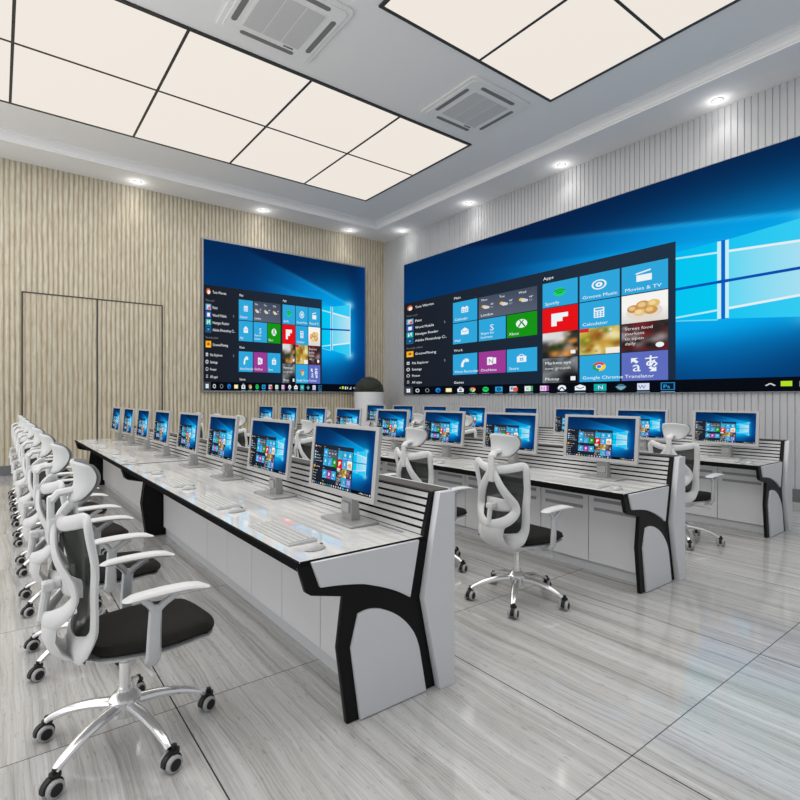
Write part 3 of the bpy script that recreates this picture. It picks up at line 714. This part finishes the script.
# ------------------------------------------------------------------ console desks
END = [(1.02, .786), (1.062, .65), (1.088, .632), (1.252, .592), (1.222, .36), (1.27, 0), (1.81, 0), (1.706, .49), (1.806, 1.012), (1.786, 1.012), (1.728, .786)]
TRI = [(1.082, .7825), (1.690, .7825), (1.632, .505), (1.56, .548), (1.482, .585), (1.41, .612), (1.344, .633), (1.23, .653), (1.126, .664)]
LOW = [(1.335, 0.004), (1.286, .35), (1.326, .497), (1.38, .504), (1.446, .492), (1.52, .457), (1.573, .419), (1.62, .372), (1.659, .318), (1.685, .255), (1.7, .189), (1.736, .004)]
def smooth_arc(poly, i0, i1, n=4):
    seg = catmull([(p_[0], 0, p_[1]) for p_ in poly[i0:i1 + 1]], n)
    return poly[:i0] + [(v.x, v.z) for v in seg] + poly[i1 + 1:]
TRI = smooth_arc(TRI, 2, 8); LOW = smooth_arc(LOW, 2, 11)
MODL, Y0 = 4.12, 2.055
def make_console():
    r = empty('console_desk', (0, 0, 0))
    L = MODL
    MB().rbox(1.03, 1.745, 0.002, L - 0.002, .768, .790, .003).obj('worktop', M['top'], r)
    MB().prism([(1.018, .7905), (1.034, .7905), (1.034, .768), (1.075, .768), (1.075, .742), (1.034, .742)], 'y', 0.004, L - 0.004).obj('edge_band', M['matteblack'], r)
    MB().box(1.034, 1.74, 0.0, 0.004, .768, .7905).obj('edge_strip', M['black'], r)
    MB().box(1.455, 1.715, 0.05, L - 0.05, .085, .766).obj('cabinet_body', M['carcass'], r)
    MB().box(1.462, 1.712, 0.05, L - 0.05, 0.0, .085).obj('plinth', M['panelwhite'], r)
    n = 8; a, bnd = 0.052, L - 0.052; pw = (bnd - a) / n
    for k in range(n):
        y0, y1 = a + k * pw + .003, a + (k + 1) * pw - .003
        dr = MB().rbox(1.436, 1.455, y0, y1, .09, .762, .003).obj('cabinet_door', M['doorwhite'], r)
        v = MB()
        for z in (.628, .548): v.rbox(1.4335, 1.4365, y0 + .05, y1 - .05, z - .014, z + .014, .001)
        v.obj('vent_slots', M['ventgrey'], dr)
    # low slatted screen at the back of the worktop
    MB().prism([(1.738, .789), (1.79, 1.010), (1.808, 1.010), (1.76, .789)], 'y', 0.03, L - 0.002).obj('screen_board', M['black'], r)
    sl = MB()
    for k in range(6):
        z0 = .794 + k * .0368; z1 = z0 + .0245
        f = lambda z: 1.738 + (z - .789) / (.221) * .052
        sl.prism([(f(z0) - .0025, z0), (f(z0) + .002, z0), (f(z1) + .002, z1), (f(z1) - .0025, z1)], 'y', 0.0305, L - 0.036)
    sl.obj('slats', M['slat'], r, smooth=False)
    MB().rbox(1.783, 1.90, -0.002, L - 0.002, 1.010, 1.020, .003).obj('top_rail', M['rail'], r)
    MB().prism([(1.8125, 1.011), (1.92, 1.011), (1.92, 0), (1.818, 0), (1.712, .49)], 'y', -0.004, L - 0.003, bev=.003).obj('back_panel', M['panelwhite'], r)
    MB().prism([(1.802, 1.014), (1.905, 1.014), (1.905, 0), (1.803, 0), (1.698, .49)], 'y', -0.046, -0.002, bev=.003).obj('end_panel', M['panelwhite'], r)
    MB().rbox(1.897, 1.923, -0.004, L - 0.002, 1.009, 1.019, .003).obj('back_cap', M['panelwhite'], r)
    for y0, y1, face in ((0.0, 0.030, -1), (L - 0.034, L - 0.002, 1)):
        e_ = MB().prism(END, 'y', y0, y1, bev=.004).obj('end_frame', M['black'], r)
        if face < 0:
            MB().prism(TRI, 'y', y0 - .016, y0 + .004, bev=.004).obj('upper_infill', M['panelwhite'], e_)
            MB().prism(LOW, 'y', y0 - .016, y0 + .004, bev=.004).obj('lower_infill', M['panelwhite'], e_)
    for k in range(4):
        yc = 0.515 + 1.02 * k - .27
        MB().rbox(1.685, 1.705, yc - .11, yc + .11, .7895, .7925, .001).obj('cable_flap', M['flap'], r)
    return r

# ------------------------------------------------------------------ monitors, keyboards, mice
def make_monitor():
    r = empty('computer_monitor')
    MB().rbox(-.095, .095, -.17, .17, 0, .014, .005).obj('stand_base', M['silver2'], r)
    nk = MB(); nk.prism([(-.02, .012), (.045, .012), (.03, .14), (.02, .33), (-.015, .33), (-.02, .14)], 'y', -.052, .052, bev=.006)
    nk.rbox(-.034, .02, -.042, .042, .055, .115, .006)
    nk.obj('stand_neck', M['silver2'], r)
    T = math.radians(5.4); mt = Matrix.Translation((-.036, 0.006, .356)) @ Matrix.Rotation(T, 4, 'Y')
    W, H = .715, .402
    h = MB(); h.rbox(-.012, .006, -W / 2, W / 2, -H / 2, H / 2, .005, mat=mt)
    h.rbox(.004, .032, -.2, .2, -.12, .12, .008, mat=mt)
    # raised front bezel
    for a in ((-W / 2, -W / 2 + .032, -H / 2, H / 2), (W / 2 - .032, W / 2, -H / 2, H / 2), (-W / 2 + .03, W / 2 - .03, H / 2 - .022, H / 2), (-W / 2 + .03, W / 2 - .03, -H / 2, -H / 2 + .03)):
        h.rbox(-.018, -.010, a[0], a[1], a[2], a[3], .002, mat=mt)
    h.obj('housing', M['silver'], r)
    picture(r, W - .064, H - .052, '-x', (-.0125, 0, .004), mt, .00022)
    return r
def make_keyboard():
    r = empty('keyboard')
    MB().prism([(-.078, 0), (.078, 0), (.078, .016), (-.078, .009)], 'y', -.252, .252, bev=.002).obj('keyboard_case', M['keywhite'], r)
    k = MB()
    for i in range(5):
        x = -.058 + i * .0285; zt = .009 + (x + .078) / .156 * .007
        for j in range(17):
            if i == 0 and 4 <= j <= 9 and j != 4: continue
            y0 = -.240 + j * .0283
            y1 = y0 + (.0283 * 6 - .004 if i == 0 and j == 4 else .0243)
            k.rbox(x - .011, x + .011, y0, y1, zt - .003, zt + .005, .0015, 1)
    k.obj('keys', M['keywhite'], r)
    MB().add([(-.072, -.246, .0098), (.072, -.246, .0162), (.072, .246, .0162), (-.072, .246, .0098)], [(0, 1, 2, 3)]).obj('key_bed', M['keygrey'], r, smooth=False)
    return r
def make_mouse():
    r = empty('computer_mouse')
    def f(u, v, s):
        a = u * math.sqrt(max(0, 1 - v * v / 2)); b_ = v * math.sqrt(max(0, 1 - u * u / 2))
        t = max(0, 1 - a * a - b_ * b_)
        return (a * .055, b_ * .032 * (1 - .12 * a), .004 + (.024 * t ** .55 * (1 - .25 * a) if s > 0 else -.004 * min(1, t * 6)))
    MB().pad(f, 12).obj('mouse_shell', M['mouse'], r)
    MB().tube([(.032, -.004, .019), (.032, .004, .019)], .008, 10).obj('scroll_wheel', M['mouse2'], r)
    return r

# ------------------------------------------------------------------ office chair (faces +X, origin on the floor below the gas lift)
def make_chair():
    r = empty('office_chair')
    # five-star base
    MB().lathe([(.028, .10), (.062, .118), (.066, .185), (.05, .205), (.03, .215), (.03, .23)], 20).obj('base_hub', M['chrome'], r)
    for k in range(5):
        a = 2 * PI * k / 5; ca, sa = math.cos(a), math.sin(a)
        pr = catmull([(.05, 0, .160), (.14, 0, .154), (.235, 0, .134), (.305, 0, .106), (.340, 0, .084)], 4)
        n = len(pr); r1 = [.030 - .014 * i / (n - 1) for i in range(n)]; r2 = [.023 - .009 * i / (n - 1) for i in range(n)]
        pts = [(p_.x * ca, p_.x * sa, p_.z) for p_ in pr]
        MB().tube(pts, r1, 10, binormal=(0, 0, 1), rad2=r2).obj('base_leg', M['chrome'], r)
        cx_, cy_ = .352 * ca, .352 * sa
        g = a + 1.15 if k % 2 else a - 0.5                      # each caster swivelled its own way
        g = (0.35, 0.5, 0.25, 0.45, 0.3)[k]
        rot = Matrix.Translation((cx_, cy_, 0)) @ Matrix.Rotation(g, 4, 'Z')
        cs = MB()
        hood = [(.0 + .040 * math.cos(t), .034 + .040 * math.sin(t)) for t in [math.radians(-10 + 200 * q / 10) for q in range(11)]]
        inner = [(.030 * math.cos(t), .034 + .030 * math.sin(t)) for t in [math.radians(190 - 200 * q / 10) for q in range(11)]]
        cs.prism(hood + inner, 'y', -.012, .012); cs.tube([(0.012, 0, .06), (0.012, 0, .098)], .011, 10); cs.tube([(0.012, 0, .068), (0.012, 0, .080)], .022, 12)
        cs.tube([(0, -.03, .033), (0, .03, .033)], .006, 8)
        cs.v = [tuple(rot @ Vector(v)) for v in cs.v]
        co = cs.obj('caster', M['rubber'], r)
        for sd in (-1, 1):
            wv_ = MB()
            wv_.lathe([(.0005, .012 * sd), (.031, .012 * sd), (.0335, .016 * sd), (.0335, .028 * sd), (.030, .032 * sd), (.021, .033 * sd)], 18, (0, 0, .0335), 'y', 0)
            wv_.lathe([(.0245, .0318 * sd), (.020, .0362 * sd), (.0005, .0362 * sd)], 18, (0, 0, .0335), 'y', 1)
            wv_.v = [tuple(rot @ Vector(v)) for v in wv_.v]
            wv_.obj('wheel', [M['tyre'], M['rubber']], co)
    MB().lathe([(.024, .215), (.024, .34), (.017, .342), (.017, .43)], 16).obj('gas_lift', M['chrome'], r)
    mc = MB(); mc.rbox(-.12, .10, -.075, .075, .375, .425, .012); mc.tube([(.03, -.05, .39), (.05, -.22, .375), (.06, -.27, .37)], [.007, .007, .010], 8); mc.tube([(-.05, .05, .39), (-.04, .2, .38)], .007, 8)
    mc.rbox(.04, .16, -.06, -.012, .352, .378, .008)
    mc.obj('tilt_mechanism', M['chairwhite'], r)
    # seat
    def outline(u, v, grow=1.0):
        a = u * math.sqrt(max(0, 1 - v * v / 2)); b_ = v * math.sqrt(max(0, 1 - u * u / 2))
        q = .72; a = a * q + u * (1 - q); b_ = b_ * q + v * (1 - q)
        hw = .252 - .028 * max(0, -a) - .02 * max(0, a) ** 2
        return .090 + a * .282 * grow, b_ * hw * grow, a, b_
    def seat(u, v, s):
        x_, y_, a, b_ = outline(u, v); e2 = max(abs(u), abs(v)); t = (1 - e2 ** 5) ** .5 if e2 < 1 else 0
        zc = .472 - .022 * sm(.55, 1.0, a) + .010 * sm(-.6, -1, a)
        return (x_, y_, zc + (.040 * t if s > 0 else -.025 * t) - .008 * (1 - b_ * b_) * (1 - a * a))
    MB().pad(seat, 18).obj('seat_cushion', M['fabric'], r)
    def pan(u, v, s):
        x_, y_, a, b_ = outline(u, v, .985); e2 = max(abs(u), abs(v)); t = (1 - e2 ** 6) ** .5 if e2 < 1 else 0
        return (x_, y_, .446 - .020 * sm(.55, 1, a) + (.004 * t if s > 0 else -.026 * t))
    MB().pad(pan, 14).obj('seat_pan', M['chairwhite'], r)
    # back frame: wing-shaped rim
    def fx(y_, z_):
        prof = -.138 - .034 * sm(.78, 1.04, z_) - .038 * sm(.58, .46, z_)
        return prof - .078 * (1 - min(1, ((y_ - .008) / .22) ** 2)) * (0.35 + .65 * sm(.44, .9, z_))
    half = [(.0, .985), (.08, .994), (.15, 1.010), (.196, 1.022), (.217, 1.000), (.212, .93), (.200, .82), (.192, .72), (.191, .62), (.180, .545), (.150, .498), (.08, .478)]
    loop = half + [(.0, .474)] + [(-a, z_) for a, z_ in reversed(half[1:])]
    lp = catmull([(0, a * 1.08 + .008, z_) for a, z_ in loop], 4, closed=True)
    pts = [(fx(p_.y, p_.z), p_.y, p_.z) for p_ in lp]
    wid = [.030 + .007 * sm(.95, .7, p_.z) + .018 * sm(.56, .48, p_.z) for p_ in lp]
    MB().tube(pts, wid, 12, closed=True, binormal=(1, 0, 0), rad2=.015).obj('back_frame', M['chairwhite'], r)
    def mesh_fn(i, j):
        y_ = -.208 + .432 * i
        zt = .985 + .03 * min(1, (y_ / .215) ** 2); z_ = .46 + (zt - .46) * j
        return (fx(y_, z_), y_, z_)
    MB().sheet(mesh_fn, 14, 14).obj('back_mesh', M['mesh'], r)
    # Y-shaped outer spine: drop-shaped ring, then a broad stem to the seat
    sx_ = lambda z_, y_: (-.262 - .022 * sm(1.0, .84, z_) - .010 * sm(.86, .62, z_)) + .088 * (abs(y_) / .168) ** 2
    hl = [(0, .985), (.036, .94), (.074, .875), (.112, .81), (.147, .75), (.150, .695), (.112, .638), (.05, .606)]
    lp = hl + [(0, .598)] + [(-a, z_) for a, z_ in reversed(hl[1:])]
    lp = catmull([(0, a * 1.12 + .006, z_) for a, z_ in lp], 4, closed=True)
    sp_ = MB(); sp_.tube([(sx_(p_.z, p_.y), p_.y, p_.z) for p_ in lp], [.029 + .009 * sm(.95, .78, p_.z) for p_ in lp], 12, closed=True, binormal=(1, 0, 0), rad2=.014)
    sp_.rbox(-.285, -.225, -.032, .032, .945, 1.015, .012)
    sec = [(.642, .140, -.270, .0), (.615, .128, -.283, 0), (.58, .108, -.290, 0), (.53, .098, -.290, 0), (.48, .106, -.272, 0), (.445, .115, -.235, 0), (.425, .11, -.16, 0), (.415, .085, -.06, 0)]
    def stem(u, v, s):
        t = (v + 1) / 2 * (len(sec) - 1); i = min(int(t), len(sec) - 2); f_ = t - i
        z_, hw, x_, _ = [sec[i][q] + (sec[i + 1][q] - sec[i][q]) * f_ for q in range(4)]
        e2 = abs(u); th = .016 * (1 - e2 ** 6) ** .5 if max(abs(u), abs(v)) < 1 else 0
        lift = max(0, (z_ - .58) / .08) * (.5 - .5 * math.cos(u * PI)) * 0.0
        nz = -1 if v > .55 else 0
        return (x_ + .055 * u * u * (hw / .15) ** 2 - s * th * (1 if v < .6 else .3), u * hw, z_ - (s * th * .8 if v > .6 else 0) - (0 if v > -.8 else .045 * (1 - u * u) * (-.8 - v) / .2))
    sp_.pad(stem, 14)
    sp_.obj('back_spine', M['chairwhite'], r)
    # lumbar support
    def lum(u, v, s):
        e2 = max(abs(u), abs(v)); t = (1 - e2 ** 4) ** .5 if e2 < 1 else 0
        return (-.225 + .05 * u * u - s * .014 * t, u * .135, .735 + v * .048 * (1 - .25 * u * u))
    lb = MB(); lb.pad(lum, 12); lb.tube([(-.24, 0, .735), (-.292, 0, .735)], .020, 12); lb.rbox(-.305, -.262, -.030, .030, .715, .752, .008); lb.tube([(-.288, 0, .72), (-.305, 0, .60)], .018, 10)
    lb.obj('lumbar_support', M['chairwhite'], r)
    # armrests
    for s_ in (-1, 1):
        ar = MB()
        ar.tube([(.045, s_ * .215, .430), (.05, s_ * .262, .428), (.054, s_ * .282, .452), (.056, s_ * .286, .55), (.060, s_ * .286, .635), (.062, s_ * .286, .66)], [.03, .03, .030, .027, .025, .022], 8, binormal=(0, 1, 0), rad2=[.018, .02, .016, .015, .014, .012])
        ar.tube(catmull([(.056, s_ * .286, .632), (.042, s_ * .286, .662), (.012, s_ * .286, .694)], 4), .014, 8, binormal=(0, 1, 0), rad2=.013)
        ar.tube(catmull([(.064, s_ * .286, .632), (.092, s_ * .286, .662), (.150, s_ * .286, .696)], 4), .015, 8, binormal=(0, 1, 0), rad2=.013)
        ao = ar.obj('armrest', M['armgrey'], r)
        def apad(u, v, s):
            a = u * (1 - .10 * v * v); e2 = max(abs(u), abs(v)); t = (1 - e2 ** 4) ** .5 if e2 < 1 else 0
            q = .5; b_ = v * (math.sqrt(max(0, 1 - u * u / 2)) * q + 1 - q)
            return (.108 + a * .17, s_ * .284 + b_ * .042, .700 + .012 * (1 - ((a - .1) / 1.1) ** 2) * 1.0 - .018 * max(0, a - .5) + s * .012 * t)
        MB().pad(apad, 12).obj('arm_pad', M['chairwhite'], ao)
    # headrest
    st = MB(); st.rbox(-.288, -.262, -.026, .026, .90, 1.10, .012)
    st.tube([(-.272, 0, 1.080), (-.25, 0, 1.108), (-.165, 0, 1.120)], .016, 8, binormal=(0, 1, 0), rad2=.034)
    st.obj('headrest_stem', M['chairwhite'], r)
    def head(off, th, grow):
        def f(u, v, s):
            a = u * math.sqrt(max(0, 1 - v * v / 2)); b_ = v * math.sqrt(max(0, 1 - u * u / 2)); q = .65
            a = a * q + u * (1 - q); b_ = b_ * q + v * (1 - q)
            e2 = max(abs(u), abs(v)); t = (1 - e2 ** 5) ** .5 if e2 < 1 else 0
            hw = (.134 + .028 * b_) * grow
            y_ = a * hw; z_ = 1.155 + b_ * .088 * grow
            return (-.178 + off + 2.6 * y_ * y_ - .030 * b_ * b_ + .004 * b_ + s * th * t, y_, z_)
        return f
    hp = MB().pad(head(.013, .013, 1.02), 16).obj('headrest_pad', M['greyfabric'], r)
    MB().pad(head(.0, .016, 1.0), 16).obj('headrest_shell', M['headwhite'], r)
    return r

# ------------------------------------------------------------------ lay out rows
ROWX = [0.0, 2.625, 5.26]
ROWNAME = ['back row', 'middle row', 'front row']
console = make_console(); chair = make_chair(); monitor = make_monitor(); keyboard = make_keyboard(); mouse = make_mouse()
first = {'c': True, 'd': True, 'm': True, 'k': True, 'o': True}
def put(proto, key, loc, rz, label, cat, group):
    if first[key]: o = proto; first[key] = False
    else: o = copy_tree(proto)
    o.location = loc; o.rotation_euler = (0, 0, rz); tag(o, label, cat, group); return o
WHERE = ['back row farthest from video wall', 'middle row of desks', 'front row beside video wall']
# places the photo shows nothing of
SKIP = {(1, k, 'o') for k in (4, 5, 6, 7)} | {(2, k, 'o') for k in range(1, 8)} | {(1, k, 'k') for k in (4, 5, 6)} | {(2, k, 'k') for k in range(1, 8)} | {(2, k, 'c') for k in (1, 2, 6)}
ords8 = ['nearest', 'second', 'third', 'fourth', 'fifth', 'sixth', 'seventh', 'farthest']
for ri, rx in enumerate(ROWX):
    for mi in range(2):
        put(console, 'd', (rx, Y0 + mi * (MODL + .035), 0), 0,
            'white console desk with black arched end frames, %s, %s' % (('nearer half', 'farther half')[mi], WHERE[ri]), 'desk', 'white console desks')
    for k in range(8):
        yc = 2.575 + 1.02 * k + (0.095 if k > 3 else 0)
        wh = ('nearest' if k == 0 else 'farthest' if k == 7 else ords8[k]) + ' seat' + ('' if k in (0, 7) else ' from near end')
        put(monitor, 'm', (rx + 1.607, yc, .790), 0, 'silver monitor at %s, %s' % (wh, WHERE[ri]), 'monitor', 'monitors on the %s' % ROWNAME[ri])
        if (ri, k, 'k') not in SKIP: put(keyboard, 'k', (rx + 1.175, yc - .02, .790), 0, 'white keyboard at %s, %s' % (wh, WHERE[ri]), 'keyboard', 'keyboards on the %s' % ROWNAME[ri])
        if (ri, k, 'o') not in SKIP: put(mouse, 'o', (rx + 1.18, yc - .385, .790), 0.05, 'grey computer mouse at %s, %s' % (wh, WHERE[ri]), 'mouse', 'computer mice on the %s' % ROWNAME[ri])
        if (ri, k, 'c') not in SKIP: put(chair, 'c', (rx + .445, yc - .005, 0), 0, 'white mesh office chair at %s, %s' % (wh, WHERE[ri]), 'chair', 'office chairs along the %s' % ROWNAME[ri])

# ------------------------------------------------------------------ planter in the corner
pl = tag(empty('potted_shrub', (8.10, 11.95, 0)), 'tall white cylindrical planter with a dark clipped shrub in the room corner', 'plant')
MB().lathe([(.33, 0), (.36, .02), (.415, 1.62), (.415, 1.66), (.40, 1.66), (.395, 1.58), (.01, 1.58)], 40).obj('planter', M['white'], pl)
dome = MB()
dome.lathe([(.36, 1.58), (.375, 1.72), (.365, 1.84), (.30, 1.95), (.18, 2.01), (.01, 2.03)], 28)
dome.obj('shrub_core', M['soil'], pl)
lv = MB(); rl = random.Random(11)
for i in range(2600):
    a = rl.random() * 2 * PI; t = rl.random()
    el = math.asin(t) if rl.random() < .6 else rl.random() * PI / 2
    n_ = Vector((math.cos(el) * math.cos(a), math.cos(el) * math.sin(a), math.sin(el) * 0.9 + .05))
    p_ = Vector((0, 0, 1.62)) + Vector((n_.x * .365, n_.y * .365, n_.z * .43))
    d_ = (n_ + Vector((rl.uniform(-.5, .5), rl.uniform(-.5, .5), rl.uniform(-.2, .7)))).normalized()
    s_ = d_.cross(Vector((rl.uniform(-1, 1), rl.uniform(-1, 1), rl.uniform(-1, 1)))).normalized(); L = rl.uniform(.035, .07); w_ = rl.uniform(.008, .014)
    lv.add([p_ - d_ * .01, p_ + d_ * L * .5 + s_ * w_, p_ + d_ * L, p_ + d_ * L * .5 - s_ * w_], [(0, 1, 2, 3)])
lv.obj('foliage', M['leaf'], pl, smooth=False)

# ------------------------------------------------------------------ light
def area(name, loc, sx, sy, power, col=(1, .97, .93), rot=(0, 0, 0)):
    l = bpy.data.lights.new(name, 'AREA'); l.shape = 'RECTANGLE'; l.size = sx; l.size_y = sy; l.energy = power; l.color = col
    o = bpy.data.objects.new(name, l); COL.objects.link(o); o.location = loc; o.rotation_euler = rot
    return o
area('ceiling_fill', (2.1, 5.6, ZC - .07), 11.6, 11.6, 520)  # added lamp sheet, wider than the luminous panels, strengthens their light
area('side_fill', (XL + .1, 5.5, 2.6), 4.5, 11.0, 130, (1, .98, .96), (0, math.radians(-90), 0))  # unseen lamp added at the open side to lift door and desk fronts
area('upward_fill', (-2.6, 4.5, 0.4), 2.0, 10.0, 230, (1, .98, .96), (math.radians(180), math.radians(-20), 0))  # unseen up-facing lamp added only to brighten the ceiling
wd = bpy.data.worlds.new('world'); scene.world = wd; wd.use_nodes = True
nt = wd.node_tree; bg = nt.nodes['Background']; bg.inputs[0].default_value = (0.93, 0.96, 1.0, 1)
tc = N(nt, 'ShaderNodeTexCoord'); sp = N(nt, 'ShaderNodeSeparateXYZ'); nt.links.new(tc.outputs['Generated'], sp.inputs[0])
mr = N(nt, 'ShaderNodeMapRange'); mr.inputs[1].default_value = -1; mr.inputs[2].default_value = 0.3; mr.inputs[3].default_value = 0.45; mr.inputs[4].default_value = 0.8
nt.links.new(sp.outputs[1], mr.inputs[0]); nt.links.new(mr.outputs[0], bg.inputs[1])

# ------------------------------------------------------------------ camera
cam = bpy.data.cameras.new('camera'); co = bpy.data.objects.new('camera', cam); COL.objects.link(co)
co.location = (0, 0, 1.5); co.rotation_euler = (math.radians(90), 0, math.radians(-37.5))
cam.sensor_width = 36; cam.sensor_fit = 'HORIZONTAL'; cam.lens = 523.8 / 800 * 36; cam.shift_y = -2.1 / 800; cam.clip_start = 0.05
scene.camera = co
scene.view_settings.view_transform = 'Standard'; scene.view_settings.look = 'None'; scene.view_settings.exposure = 0; scene.view_settings.gamma = 1
